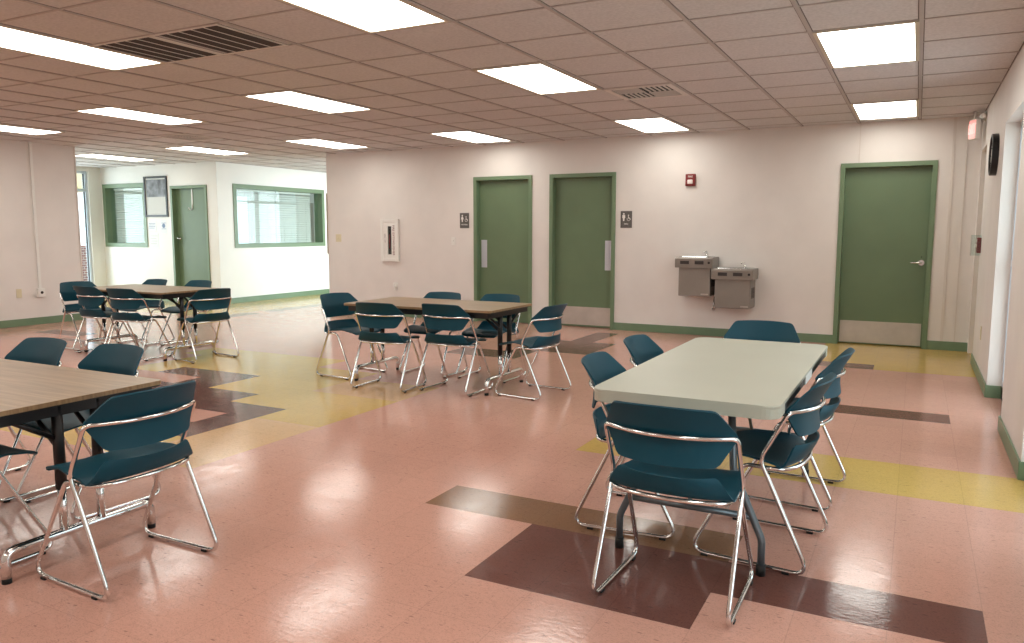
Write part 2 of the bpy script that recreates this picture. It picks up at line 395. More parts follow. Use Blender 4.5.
# baseboards
def bb(name, segs):
    mb = MB()
    for (x0, x1, y0, y1) in segs: mb.box(x0, x1, y0, y1, 0, .1, bev=.003)
    struct(mb, name, BASE)
bb('baseboard_back', [(-8.42, D1[0], -.012, 0), (D1[1], D2[0], -.012, 0), (D2[1], D3[0], -.012, 0), (D3[1], XR, -.012, 0)])
bb('baseboard_right', [(XR-.012, XR, -2.67, -.85), (XR-.012, XR+.1, -2.682, -2.67), (XR+.1, XR+.112, -3.85, -2.67), (XR-.012, XR+.1, -3.85, -3.838),
                       (XR-.012, XR, -5.0, -3.85), (XR-.012, XR+.1, -5.012, -5.0), (XR+.1, XR+.112, -6.2, -5.0), (XR-.012, XR, -7.35, -6.2)])
bb('baseboard_left', [(-10.93, -10.918, YF, -2.56), (-10.93, -10.918, -2.56, -2.548)])
bb('baseboard_office', [(-11.0, -10.988, .1, YB), (XL+.15, DA[0], .088, .1)])

# ---------------------------------------------------------------- doors
def door(n, x0, x1, h, y, side, material=GREEND, steel=True):
    """door leaf facing -Y in a wall whose face is at y; frame parts are children"""
    fw = .05
    leaf = struct(MB().box(x0+fw, x1-fw, y+.075, y+.12, .008, h-fw, bev=.002), 'door_%d' % n, material)
    f = MB()
    f.box(x0, x0+fw, y-.018, y+.14, 0, h).box(x1-fw, x1, y-.018, y+.14, 0, h).box(x0+fw, x1-fw, y-.018, y+.14, h-fw, h)
    f.box(x0+fw, x0+fw+.014, y+.12, y+.14, 0, h-fw).box(x1-fw-.014, x1-fw, y+.12, y+.14, 0, h-fw)
    f.build('door_frame', GREEN, leaf)
    return leaf
d1 = door(1, *D1, DH, 0, 'l'); d2 = door(2, *D2, DH, 0, 'r'); d3 = door(3, *D3, DH, 0, 'r')
struct(MB().box(-5.9, .4, .17, .2, -.02, 2.4).box(-12.3, -11.2, .26, .29, -.02, 2.4), 'light_block_behind_doors', WALLW)  # unseen panels added to block light leaking under the doors
def plate(name, x0, x1, z0, z1, y, parent, m=STEEL):
    mb = MB().box(x0, x1, y-.003, y, z0, z1, bev=.001)
    for xx in (x0+.012, x1-.012):
        for zz in (z0+.015, z1-.015): mb.cyl((xx, y-.0045, zz), (xx, y-.002, zz), .004, 8)
    return mb.build(name, m, parent)
plate('push_plate', -5.6, -5.505, .79, 1.19, .075, d1, PUSHP)
plate('push_plate', -3.68, -3.585, .79, 1.19, .075, d2, PUSHP)
plate('kick_plate', D2[0]+.065, D2[1]-.065, .03, .28, .075, d2)
plate('kick_plate', D3[0]+.065, D3[1]-.065, .02, .275, .075, d3)
def lever(x, z, y, sgn, parent):
    mb = MB().cyl((x, y-.012, z), (x, y, z), .032, 20).cyl((x, y-.055, z), (x, y-.01, z), .013, 12)
    mb.tube(fillet([(x, y-.03, z), (x, y-.055, z), (x+sgn*.11, y-.055, z)], .015), .0095, 10)
    mb.build('door_handle', CHROMED, parent, smooth=False)
lever(.1, .965, .075, -1, d3)
MB().cyl((.1, .067, 1.03), (.1, .077, 1.03), .006, 8).build('keyhole', DARK, d3)
d4 = door(4, *DA, 2.14, .1, 'l')
lever(-12.12, 1.18-.0, .175, 1, d4)
for dd, xs in ((d1, D1[1]-.05), (d2, D2[0]+.05), (d3, D3[0]+.05)):
    for z in (.25, 1.05, 1.85): MB().cyl((xs, .07, z-.05), (xs, .07, z+.05), .007, 8).build('hinge', GREEN, dd)
# white hook over the top of the office door
hk = empty('door_hook', (-11.74, .17, 1.72), 0, 'white over-the-door hook hanging on the green office door', 'hook')
MB().box(-.014, .014, -.004, .0, .06, .36).build('strap', WHITE, hk)
MB().tube(fillet([(0, -.004, .08), (0, -.004, 0), (-.03, -.03, -.03), (-.05, -.05, .03)], .02), .008, 8).build('hook', WHITE, hk)

# ---------------------------------------------------------------- windows
def office_window(n, axis, pos, a0, a1, z0, z1, mirror):
    fw = .055; mb = MB()
    def bx(a, b, c, d, p, q):
        if axis == 'x': mb.box(p, q, a, b, c, d)
        else: mb.box(a, b, p, q, c, d)
    o, i = (pos, pos-.02*mirror), None
    # casing on the face and green-lined reveal
    p0, p1 = (pos+.015, pos-.2) if axis == 'x' else (pos-.015, pos+.2)
    for (a, b, c, d) in ((a0-.02, a0+fw, z0-.02, z1+.02), (a1-fw, a1+.02, z0-.02, z1+.02), (a0+fw, a1-fw, z1-fw, z1+.02), (a0+fw, a1-fw, z0-.02, z0+fw)):
        bx(a, b, c, d, p0, p1)
    fr = struct(mb, 'window_%d' % n, GREEN)
    gl = MB(); gp = pos-.1 if axis == 'x' else pos+.1
    if axis == 'x': gl.box(gp-.003, gp+.003, a0+fw, a1-fw, z0+fw, z1-fw)
    else: gl.box(a0+fw, a1-fw, gp-.003, gp+.003, z0+fw, z1-fw)
    gl.build('pane', GLASS, fr)
    return fr
office_window(1, 'x', -11.0, *WB, 1); office_window(2, 'y', .1, *WA, 1)
def blinds(axis, pos, a0, a1, z0, z1, label, cord):
    cxm = (a0+a1)/2
    loc = (pos, cxm, z0) if axis == 'x' else (cxm, pos, z0)
    t = empty('window_blind', loc, PI/2 if axis == 'x' else 0, label, 'blind')
    hw = (a1-a0)/2; h = z1-z0; mb = MB(); n = int(h/.047)
    for k in range(n):
        z = .03+k*(h-.07)/n; c, s = .024*math.cos(.8), .024*math.sin(.8)
        pts = [(-c, z-s), (0, z+.001), (c, z+s), (c, z+s+.0012), (0, z+.0024), (-c, z-s+.0012)]
        mb.prism(pts, -hw, hw, axis='x')
    mb.build('slats', WHITE, t)
    MB().box(-hw, hw, -.018, .018, h-.035, h, bev=.002).build('headrail', WHITE, t)
    MB().box(-hw, hw, -.014, .014, .0, .018, bev=.002).build('bottom_rail', WHITE, t)
    for xx in cord: MB().tube([(xx*hw, -.016, .01), (xx*hw, -.016, h-.02)], .003, 6).build('ladder_cord', WHITE, t)
    return t
blinds('x', -11.26+.11, .53, 1.62, 1.09, 2.09, 'white venetian blind covering the left half of the wide office window', (-.75, -.1, .7))
blinds('x', -11.26+.11, 1.65, 2.62, 1.09, 2.09, 'white venetian blind covering the right half of the wide office window', (-.6, .1, .7))
blinds('y', .24, -14.0, -13.0, 1.09, 2.14, 'white venetian blind in the small office window left of the framed picture', (-.6, .6))

def storefront(n, x, y0, y1, z0, z1, mull, fw=.05, d=.08):
    mb = MB()
    mb.box(x-d/2, x+d/2, y0, y0+fw, z0, z1).box(x-d/2, x+d/2, y1-fw, y1, z0, z1).box(x-d/2, x+d/2, y0+fw, y1-fw, z1-fw, z1).box(x-d/2, x+d/2, y0+fw, y1-fw, z0, z0+fw)
    for z in mull[0]: mb.box(x-d/2, x+d/2, y0+fw, y1-fw, z-fw/2, z+fw/2)
    for y in mull[1]: mb.box(x-d/2, x+d/2, y-fw/2, y+fw/2, z0+fw, z1-fw)
    fr = struct(mb, 'window_%d' % n, ALU)
    MB().box(x-.004, x+.004, y0+fw*.5, y1-fw*.5, z0+fw*.5, z1-fw*.5).build('pane', GLASS, fr)
    gk = MB(); ys = [y0+fw] + sorted(mull[1]) + [y1-fw]
    for yy in (y0+fw, y1-fw-.012): gk.box(x-.018, x+.018, yy, yy+.012, z0+fw, z1-fw)
    gk.build('gasket', GASK, fr)
    return fr
storefront(3, -14.28, -2.45, -.16, .06, 2.46, ([2.1], [-1.3]))
storefront(4, -14.28, 1.2, 4.0, .95, 2.2, ([], [2.6]))
storefront(5, -8.34, 1.0, 5.2, .1, 2.3, ([2.0], [2.4, 3.8]))  # unseen glazing, added so corridor daylight reaches the office wall
for n, (a, b) in enumerate(WIN): storefront(6+n, XR+.14, a, b, .1, 2.14, ([1.07], []), .045, .08)
mb = MB()
for a, b in WIN: mb.box(XR+.1, XR+.18, a, b, 0, .1)
struct(mb, 'trim_7', TRIMW)

# ---------------------------------------------------------------- outside
struct(MB().box(-40, XL, -30, 40, -.1, -.02).box(XR+.76, 30, -30, 40, -.1, -.02).box(-8.2, .3, .4, 40, -.1, -.02), 'ground', CONC)
tag(MB().box(-17.3, -17.0, -.5, 6, -.02, .98, bev=.01).build('brick_wall', BRICK), 'low brick wall outside the tall window at the far left', 'wall')
tag(MB().box(-17.6, -16.2, -3, 4.5, 2.22, 3.5, bev=.02).build('canopy', BEIGE), 'pale yellow canopy seen through the top pane of the far left window', 'canopy')

# ---------------------------------------------------------------- ceiling lights
TUBE = None
def lamp_mat():
    mt = bpy.data.materials.new('lamp_diffuser'); mt.use_nodes = True; nt = mt.node_tree; b = nt.nodes['Principled BSDF']; L = nt.links
    b.inputs['Base Color'].default_value = (.85, .85, .8, 1)
    tc = nt.nodes.new('ShaderNodeTexCoord'); sp = nt.nodes.new('ShaderNodeSeparateXYZ'); L.new(tc.outputs['Object'], sp.inputs[0])
    a = nt.nodes.new('ShaderNodeMath'); a.operation = 'ABSOLUTE'; L.new(sp.outputs[0], a.inputs[0])
    mr = nt.nodes.new('ShaderNodeMapRange'); mr.inputs[1].default_value = .1; mr.inputs[2].default_value = .29; mr.inputs[3].default_value = 1.1; mr.inputs[4].default_value = .75
    L.new(a.outputs[0], mr.inputs[0])
    mu = nt.nodes.new('ShaderNodeMath'); mu.operation = 'MULTIPLY'; mu.inputs[1].default_value = LAMP; L.new(mr.outputs[0], mu.inputs[0])
    b.inputs['Emission Color'].default_value = (1, .985, .915, 1); L.new(mu.outputs[0], b.inputs['Emission Strength'])
    return mt
LAMPM = lamp_mat()
def make_light():
    t = empty('ceiling_light', (0, 0, H))
    w2, l2 = .29, .59
    MB().box(-w2+.02, w2-.02, -l2+.02, l2-.02, -.006, .001).build('diffuser', LAMPM, t)
    f = MB(); f.box(-w2-.005, -w2+.02, -l2, l2, -.009, .001).box(w2-.02, w2+.005, -l2, l2, -.009, .001).box(-w2+.02, w2-.02, -l2-.005, -l2+.02, -.009, .001).box(-w2+.02, w2-.02, l2-.02, l2+.005, -.009, .001)
    f.build('frame', mat('lamp_frame', (200, 190, 170), .5), t)
    return t
LP = {(-1, 1): 'fluorescent ceiling panel nearest the camera on the right, left of the wall clock',
      (-1, 6): 'small-looking fluorescent ceiling panel above the door with the lever handle',
      (-5, -3): 'fluorescent ceiling panel cut by the top edge, right of the return grille',
      (-5, 1): 'fluorescent ceiling panel in the middle of the ceiling, left of the small air diffuser',
      (-5, 6): 'fluorescent ceiling panel by the back wall, just beyond the small air diffuser',
      (-9, -3): 'fluorescent ceiling panel at the far left edge touching the return grille',
      (-9, 1): 'fluorescent ceiling panel right of and beyond the return grille',
      (-9, 6): 'fluorescent ceiling panel near the back wall above the fire extinguisher cabinet',
      (-13, 1): 'fluorescent ceiling panel just before the round-looking far diffuser on the left',
      (-13, 6): 'fluorescent ceiling panel at the left end of the back wall, over the passage',
      (-17, 1): 'fluorescent ceiling panel against the left edge above the left wall',
      (-17, 6): 'fluorescent ceiling panel in front of the office door and picture',
      (-21, 6): 'fluorescent ceiling panel farthest left, by the storefront window'}
l0 = make_light(); first = True
FAR = {(-13, 1): (-12.13*.6096, gy(1.75)), (-13, 6): (-12.13*.6096, gy(6.6)), (-17, 1): (-15.95*.6096, gy(1.5)),
       (-17, 6): (-15.83*.6096, gy(6.4)), (-21, 6): (-19.6*.6096, gy(6.5))}
cols, rows = (-1, -5, -9, -13, -17), (-11, -7, -3, 1, 6)
keys = [(c, r) for c in cols for r in rows if gy(r) > YF+.2] + [(-21, 6), (-17, 14), (-21, 14)]
for (c, r) in keys:
    if c == -21 and r == 14 : continue
    if c == -17 and r == 14: x, y = -9.7, 3.2  # corridor panel added out of view to brighten the far room
    else: x, y = (gx(c)+gx(c+1))/2, gy(r+1)
    if x < -10.5 and y < -2.9 and c < -17: continue
    if (c, r) in FAR: x, y = FAR[c, r]
    o = l0 if first else copy_tree(l0); first = False
    o.location = (x, y, H)
    tag(o, LP.get((c, r), 'fluorescent ceiling panel over the unseen part of the hall'), 'ceiling light', 'fluorescent ceiling panels')

# ---------------------------------------------------------------- ceiling vents
def rgrille(k, r, label):
    t = empty('return_grille', (gx(k)+.25, gy(r)+.3, H), 0, label, 'vent', 'return air grilles')
    a = .3
    MB().box(-a, a, -a, a, -.004, .0).build('backing', GRILLE, t)
    f = MB(); f.box(-a, a, -a, -a+.02, -.008, 0).box(-a, a, a-.02, a, -.008, 0).box(-a, -a+.02, -a+.02, a-.02, -.008, 0).box(a-.02, a, -a+.02, a-.02, -.008, 0)
    f.build('frame', DIFF, t)
    for i in range(1, 5):
        x = -a+.03+i*(2*a-.06)/5
        MB().box(x-.003, x+.003, -a+.02, a-.02, -.007, -.003).build('slat', DIFF, t)
# the grille in the photo is two square panels side by side
for k, lb in ((-8, 'left square panel of the dark slatted return air grille in the ceiling'), (-7, 'right square panel of the dark slatted return air grille in the ceiling')):
    rgrille(k, -2, lb)
def diffuser(k, r, label):
    t = empty('air_diffuser', ((gx(k)+.3 if k > -9 else -8.48), gy(r)+(.3048 if k > -9 else .12), H), 0, label, 'vent')
    a = .3; f = MB()
    f.box(-a, a, -a, -a+.05, -.012, 0).box(-a, a, a-.05, a, -.012, 0).box(-a, -a+.05, -a+.05, a-.05, -.012, 0).box(a-.05, a, -a+.05, a-.05, -.012, 0)
    f.build('frame', DIFF, t)
    MB().box(-a+.05, a-.05, -a+.05, a-.05, -.003, 0).build('backing', DARK, t)
    for q, (sx, sy) in enumerate(((1, 1), (1, -1), (-1, 1), (-1, -1))):
        lv = MB()
        for i in range(5):
            if q in (0, 3): lv.box(sx*.01, sx*.24, sy*(.03+i*.045), sy*(.03+i*.045)+.012, -.011, -.003)
            else: lv.box(sx*(.03+i*.045), sx*(.03+i*.045)+.012, sy*.01, sy*.24, -.011, -.003)
        lv.build('louvre', DIFF, t)
    return t
diffuser(-4, 3, 'square louvred air diffuser in the ceiling between two light panels on the right')
diffuser(-14, 4, 'square air diffuser in the ceiling at the left, above the far table')

# ---------------------------------------------------------------- chair
def frame_path():
    P = [(-.233, -.136, .63), (-.235, -.037, .435), (-.239, -.238, .011), (-.229, .238, .011), (-.209, .03, .400), (-.216, -.07, .400)]
    R = [.035, .07, .045, .045, .05, .06]
    rim = []
    for k in range(1, 12):
        a = PI*k/12; rim.append((-.211*math.cos(a), -.085-.086*math.sin(a)**.8, .399))
    Rt = [(-x, y, z) for x, y, z in P[::-1]]; RR = R[::-1]
    bar = []
    for k in range(1, 12):
        u = 1-2*k/12; bar.append((.225*u, -.215+.075*abs(u)**2.2, .63))
    pts = P + rim + Rt + bar
    rad = R + [0]*len(rim) + RR + [0]*len(bar)
    return fillet(pts, rad, 5, closed=True)
def grid_mesh(rows, th, nu=16):
    """rows: list of lists of points -> thickened shell"""
    mb = MB(); bm = mb.bm
    G = [[Vector(p) for p in r] for r in rows]; n, mcols = len(G), len(G[0])
    N = [[None]*mcols for _ in range(n)]
    for i in range(n):
        for j in range(mcols):
            du = G[i][min(j+1, mcols-1)]-G[i][max(j-1, 0)]; dv = G[min(i+1, n-1)][j]-G[max(i-1, 0)][j]
            N[i][j] = du.cross(dv).normalized()
    A = [[bm.verts.new(G[i][j]+N[i][j]*th/2) for j in range(mcols)] for i in range(n)]
    B = [[bm.verts.new(G[i][j]-N[i][j]*th/2) for j in range(mcols)] for i in range(n)]
    for i in range(n-1):
        for j in range(mcols-1):
            bm.faces.new((A[i][j], A[i][j+1], A[i+1][j+1], A[i+1][j])); bm.faces.new((B[i][j], B[i+1][j], B[i+1][j+1], B[i][j+1]))
    for i in range(n-1):
        for j in (0, mcols-1): bm.faces.new((A[i][j], A[i+1][j], B[i+1][j], B[i][j]))
    for j in range(mcols-1):
        for i in (0, n-1): bm.faces.new((A[i][j], A[i][j+1], B[i][j+1], B[i][j]))
    return mb
def back_shell():
    rows = []
    prof = [(.527, .158), (.530, .170), (.540, .182), (.567, .197), (.60, .216), (.622, .229), (.632, .232), (.645, .228), (.665, .216), (.695, .199), (.718, .186), (.729, .175), (.732, .160)]
    for z, hw in prof:
        t = (z-.63)
        yc = -.196 - (.42*t if t > 0 else .12*t) - 1.6*t*t
        r = []
        for j in range(17):
            u = -1+2*j/16
            r.append((hw*u, yc+.072*abs(hw*u/.232)**2.3, z + (.006*(1-u*u) if z > .71 else (-.004*(1-u*u) if z < .535 else 0))))
        rows.append(r)
    return grid_mesh(rows, .007)
def seat_shell():
    rows = []
    prof = [(.222, .398, .160, 0), (.216, .407, .172, 0), (.195, .417, .182, 0), (.15, .425, .190, 0), (.08, .426, .203, .0), (0, .424, .222, .004), (-.06, .418, .229, .010),
            (-.110, .411, .229, .022), (-.146, .409, .225, .035), (-.166, .418, .219, .043), (-.179, .434, .208, .048), (-.192, .460, .192, .052), (-.201, .482, .178, .054), (-.203, .488, .165, .054)]
    for y, z, hw, fy in prof:
        r = []
        for j in range(17):
            u = -1+2*j/16; a = abs(u)
            dz = -.006*(1-u*u) if y > -.1 else 0
            rise = .012*a**4 if -.12 < y < .1 else 0
            r.append((hw*u, y+fy*a**2.2, z+dz+rise))
        rows.append(r)
    return grid_mesh(rows, .008)
def shade_smooth(o, ang=50):
    me = o.data; me.polygons.foreach_set('use_smooth', [True]*len(me.polygons))
    try: me.set_sharp_from_angle(angle=math.radians(ang))
    except Exception: pass
def make_chair():
    t = empty('stacking_chair', (0, 0, 0))
    o = seat_shell().build('seat', PLASTIC, t); shade_smooth(o)
    o = back_shell().build('backrest', PLASTIC, t); shade_smooth(o)
    MB().tube(frame_path(), .0086, 10, closed=True).build('frame', CHROME, t)
    for s in (-1, 1):
        for y in (-.15, .17):
            x = s*(.239-.010*(y+.238)/.476)
            MB().box(x-.0105, x+.0105, y-.014, y+.014, 0.0, .010, bev=.002).build('glide', RUBBER, t)
    return t
chair0 = make_chair(); used = [False]
def chair(x, y, a, label, group):
    if used[0]: o = copy_tree(chair0)
    else: o = chair0; used[0] = True
    o.location = (x, y, 0); o.rotation_euler = (0, 0, a); tag(o, label, 'chair', group)
G1, G2, G0, G3 = 'chairs around the grey plastic table', 'chairs around the middle wooden table', 'chairs around the left foreground table', 'chairs around the far left table'
chair(-.672, -7.095, -.014, 'teal chair at the near end of the grey table, back to the camera', G1)
chair(-.466, -6.527, 1.50, 'teal chair tucked under the right side of the grey table, nearer the camera', G1)
chair(-.449, -5.756, 1.52, 'teal chair tucked under the right side of the grey table, farther from the camera', G1)
chair(-1.035, -6.452, -1.50, 'teal chair on the left side of the grey table, nearer the camera', G1)
chair(-1.072, -5.77, -1.57, 'teal chair on the left side of the grey table, farther from the camera', G1)
chair(-.792, -4.885, 3.172, 'teal chair at the far end of the grey table, only its back showing', G1)
chair(-2.668, -4.207, 1.465, 'teal chair at the right end of the middle wooden table', G2)
chair(-3.853, -4.548, .077, 'teal chair on the near side of the middle table, left one', G2)
chair(-3.29, -4.40, -.03, 'teal chair on the near side of the middle table, right one', G2)
chair(-4.517, -4.218, -1.697, 'teal chair at the left end of the middle wooden table', G2)
chair(-3.894, -3.822, 3.153, 'teal chair on the far side of the middle table, left one', G2)
chair(-3.305, -3.772, 3.127, 'teal chair on the far side of the middle table, before a green door', G2)
chair(-2.64, -7.895, 1.556, 'large-looking teal chair at the right end of the left foreground table', G0)
chair(-4.042, -7.53, 3.137, 'teal chair behind the left foreground table, at the picture edge', G0)
chair(-3.478, -7.50, 3.10, 'teal chair behind the left foreground table, next to its right corner', G0)
chair(-3.278, -8.163, -.011, 'teal chair on the near side of the left foreground table, cut by the picture edge', G0)
chair(-7.722, -4.45, .02, 'teal chair on the near side of the far table, left one', G3)
chair(-7.10, -4.50, .12, 'teal chair on the near side of the far table, right one', G3)
chair(-6.411, -4.249, 1.415, 'teal chair at the right end of the far table', G3)
chair(-8.241, -4.282, -1.629, 'teal chair at the left end of the far table', G3)
chair(-8.021, -3.747, 3.139, 'teal chair on the far side of the far table, left one', G3)
chair(-7.388, -3.647, 3.144, 'teal chair on the far side of the far table, before the green office door', G3)

# ---------------------------------------------------------------- wooden laminate folding tables
def rrect(hx, hy, r, n=5):
    pts = []
    for cx, cy, a0 in ((hx-r, hy-r, 0), (-hx+r, hy-r, PI/2), (-hx+r, -hy+r, PI), (hx-r, -hy+r, 1.5*PI)):
        for k in range(n+1):
            a = a0+PI/2*k/n; pts.append((cx+r*math.cos(a), cy+r*math.sin(a)))
    return pts
def wood_table(x, y, zt, L, W, label, feet=.31, inset=.075, legy=.08):
    t = empty('folding_table', (x, y, 0), 0, label, 'table')
    hx, hy = L/2, W/2
    MB().prism(rrect(hx, hy, .025), zt-.018, zt, bev=.003).build('tabletop', WOOD, t)
    MB().prism(rrect(hx-.004, hy-.004, .025), zt-.024, zt-.018).build('edge_band', BLACK, t)
    ap = MB(); a, b = hx-.035, hy-.035
    ap.box(-a, a, -b, -b+.02, zt-.068, zt-.024).box(-a, a, b-.02, b, zt-.068, zt-.024).box(-a, -a+.02, -b+.02, b-.02, zt-.068, zt-.024).box(a-.02, a, -b+.02, b-.02, zt-.068, zt-.024)
    for cx in (-hx+.19, hx-.19): ap.box(cx-.015, cx+.015, -b+.02, b-.02, zt-.055, zt-.024)
    ap.build('apron', BLACK, t)
    for sx in (-1, 1):
        X = sx*(hx-inset)
        bar = fillet([(X, -feet, .02), (X, -feet, .118), (X, feet, .118), (X, feet, .02)], .07, 6)
        f = MB().tube(bar, .018, 12).build('foot_bar', CHROME, t)
        for s in (-1, 1):
            MB().cyl((X, s*feet, 0), (X, s*feet, .024), .017, 14).build('foot_pad', RUBBER, f)
            lg = MB().cyl((X, s*legy, .30), (X, s*legy, zt-.03), .021, 14).build('leg', BLACK, t)
            MB().cyl((X, s*legy, .12), (X, s*legy, .31), .0165, 14).build('leg_sleeve', CHROME, lg)
        MB().cyl((X, -legy-.02, zt-.05), (X, legy+.02, zt-.05), .014, 10).build('pivot_bar', BLACK, t)
        for s in (-1, 1):
            MB().tube([(X-sx*.02, s*legy, zt-.19), (X-sx*.20, s*legy, zt-.045)], .010, 8).build('brace', BLACK, t)
            MB().tube([(X, s*(legy+.012), zt-.16), (X, s*(hy-.09), zt-.045)], .010, 8).build('corner_brace', BLACK, t)
    return t
wood_table(-2.85-.75, -7.90, .662, 1.5, .735, 'brown wood-grain folding table in the left foreground, cut by the picture edge', inset=.055)
wood_table(-3.62, -4.15, .69, 1.47, .76, 'brown wood-grain folding table in the middle, before the two restroom doors')
wood_table(-7.31, -4.22, .70, 1.42, .74, 'brown wood-grain folding table farthest away at the left, before the office')

# ---------------------------------------------------------------- grey plastic table
def plastic_table(x, y, zt, W, L, label):
    t = empty('plastic_table', (x, y, 0), 0, label, 'table')
    hx, hy = W/2, L/2
    MB().prism(rrect(hx, hy, .06, 8), zt-.013, zt, bev=.004).build('tabletop', TPLAST, t)
    for s in (-1, 1):   # end skirts with the rounded corners
        c = [(px, py) for px, py in rrect(hx-.001, hy-.001, .06, 8) if py*s > hy-.30]
        pts = [(-hx+.001, s*(hy-.14)), (-hx+.001, s*(hy-.06))] + [(-hx+.06-.059*math.cos(PI/2*k/6), s*(hy-.06+.059*math.sin(PI/2*k/6))) for k in range(1, 7)] + \
              [(hx-.06+.059*math.sin(PI/2*k/6), s*(hy-.06+.059*math.cos(PI/2*k/6))) for k in range(0, 7)] + [(hx-.001, s*(hy-.14))]
        MB().prism(pts, zt-.05, zt-.012, bev=.003).build('end_skirt', TPLAST, t)
    for s in (-1, 1):
        MB().box(s*(hx+.001), s*(hx-.06), -.12, .10, zt-.05, zt-.009, bev=.004).build('hinge_cover', TPLASTE, t)
        for a, b in ((-hy+.14, -.12), (.10, hy-.14)):
            MB().box(s*(hx-.006), s*(hx-.03), a, b, zt-.05, zt-.013).build('side_rail', BLACK, t)
    for s in (-1, 1):
        Y = s*(hy-.18)
        fx = .285
        for q in (-1, 1):
            lg = MB().tube(fillet([(q*fx, Y, .02), (q*fx, Y, .14), (q*.17, Y, .40), (q*.15, Y-s*.02, zt-.03)], .09, 5), .0145, 12).build('leg', GREYST, t)
            MB().cyl((q*fx, Y, 0), (q*fx, Y, .045), .018, 14).build('leg_cap', RUBBER, lg)
        MB().cyl((-.243, Y, .225), (.243, Y, .225), .013, 12).build('stretcher', GREYST, t)
        MB().cyl((-hx+.05, Y-s*.03, zt-.035), (hx-.05, Y-s*.03, zt-.035), .012, 10).build('pivot_bar', GREYST, t)
        MB().tube([(0, Y, .225), (0, Y-s*.40, zt-.04)], .009, 8).build('brace', GREYST, t)
    return t
plastic_table(-.702, -6.161, .70, .71, 1.695, 'pale grey plastic folding table with rounded corners in the right foreground')

# ---------------------------------------------------------------- drinking fountains
def fountain(x0, x1, zt, label):
    cx = (x0+x1)/2; hw = (x1-x0)/2
    t = empty('drinking_fountain', (cx, 0, zt-.48), 0, label, 'drinking fountain')
    Z = .48
    # basin housing, front slightly sloped
    MB().prism([(0, Z), (-.335, Z), (-.355, Z-.02), (-.35, Z-.13), (0, Z-.13)], -hw, hw, axis='x', bev=.006).build('housing', FOUNT, t)
    MB().box(-hw+.045, hw-.03, -.325, 0, 0, Z-.13, bev=.006).build('cabinet', FOUNT, t)
    # basin: rim with a sunken bowl
    b = MB(); 
    pts = rrect(hw-.03, .14, .05, 5)
    rings = [(1, .002), (.97, .008), (.9, .004), (.75, .0015)]
    prev = None
    for sc, dz in rings:
        vs = [b.bm.verts.new((px*sc, py*sc-.175, Z+dz)) for px, py in pts]
        if prev:
            for i in range(len(vs)): b.bm.faces.new((prev[i], prev[(i+1) % len(vs)], vs[(i+1) % len(vs)], vs[i]))
        prev = vs
    b.bm.faces.new(prev)
    b.build('basin', CHROMED, t)
    sp = MB().cyl((.04+.06, -.1, Z), (.04+.06, -.1, Z+.035), .016, 12)
    sp.tube(fillet([(.10, -.1, Z+.03), (.10, -.1, Z+.075), (.07, -.15, Z+.06)], .02), .008, 8)
    sp.build('spout', CHROME, t)
    for xx in (-.11, .07):
        MB().box(xx-.055+.0, xx+.055, -.358, -.349, Z-.085, Z-.045, bev=.004).build('push_bar', BROWN, t)
    MB().cyl((hw-.045, -.36, Z-.065), (hw-.045, -.345, Z-.065), .014, 14).build('button', DARK, t)
    MB().box(hw-.14, hw-.05, -.328, -.324, .02, .035).build('badge', STEEL, t)
    g = MB()
    for k in range(6): g.box(hw-.031, hw-.0285, -.25+k*.035, -.235+k*.035, .12, .25)
    g.build('side_vent', BROWN, t)
    return t
fountain(-2.60, -2.135, 1.0, 'higher left drinking fountain of grey metal on the back wall')
fountain(-2.15, -1.655, .868, 'lower right drinking fountain of grey metal on the back wall')
pt = tag(MB().tube(fillet([(-2.17, -.02, .50), (-2.17, -.06, .42), (-2.17, -.06, .36), (-2.17, -.0, .34)], .02), .010, 8).cyl((-2.17, -.075, .35), (-2.17, -.03, .35), .022, 12).build('shutoff_valve', CHROMED), 'small chrome valve under the gap between the two drinking fountains', 'valve')

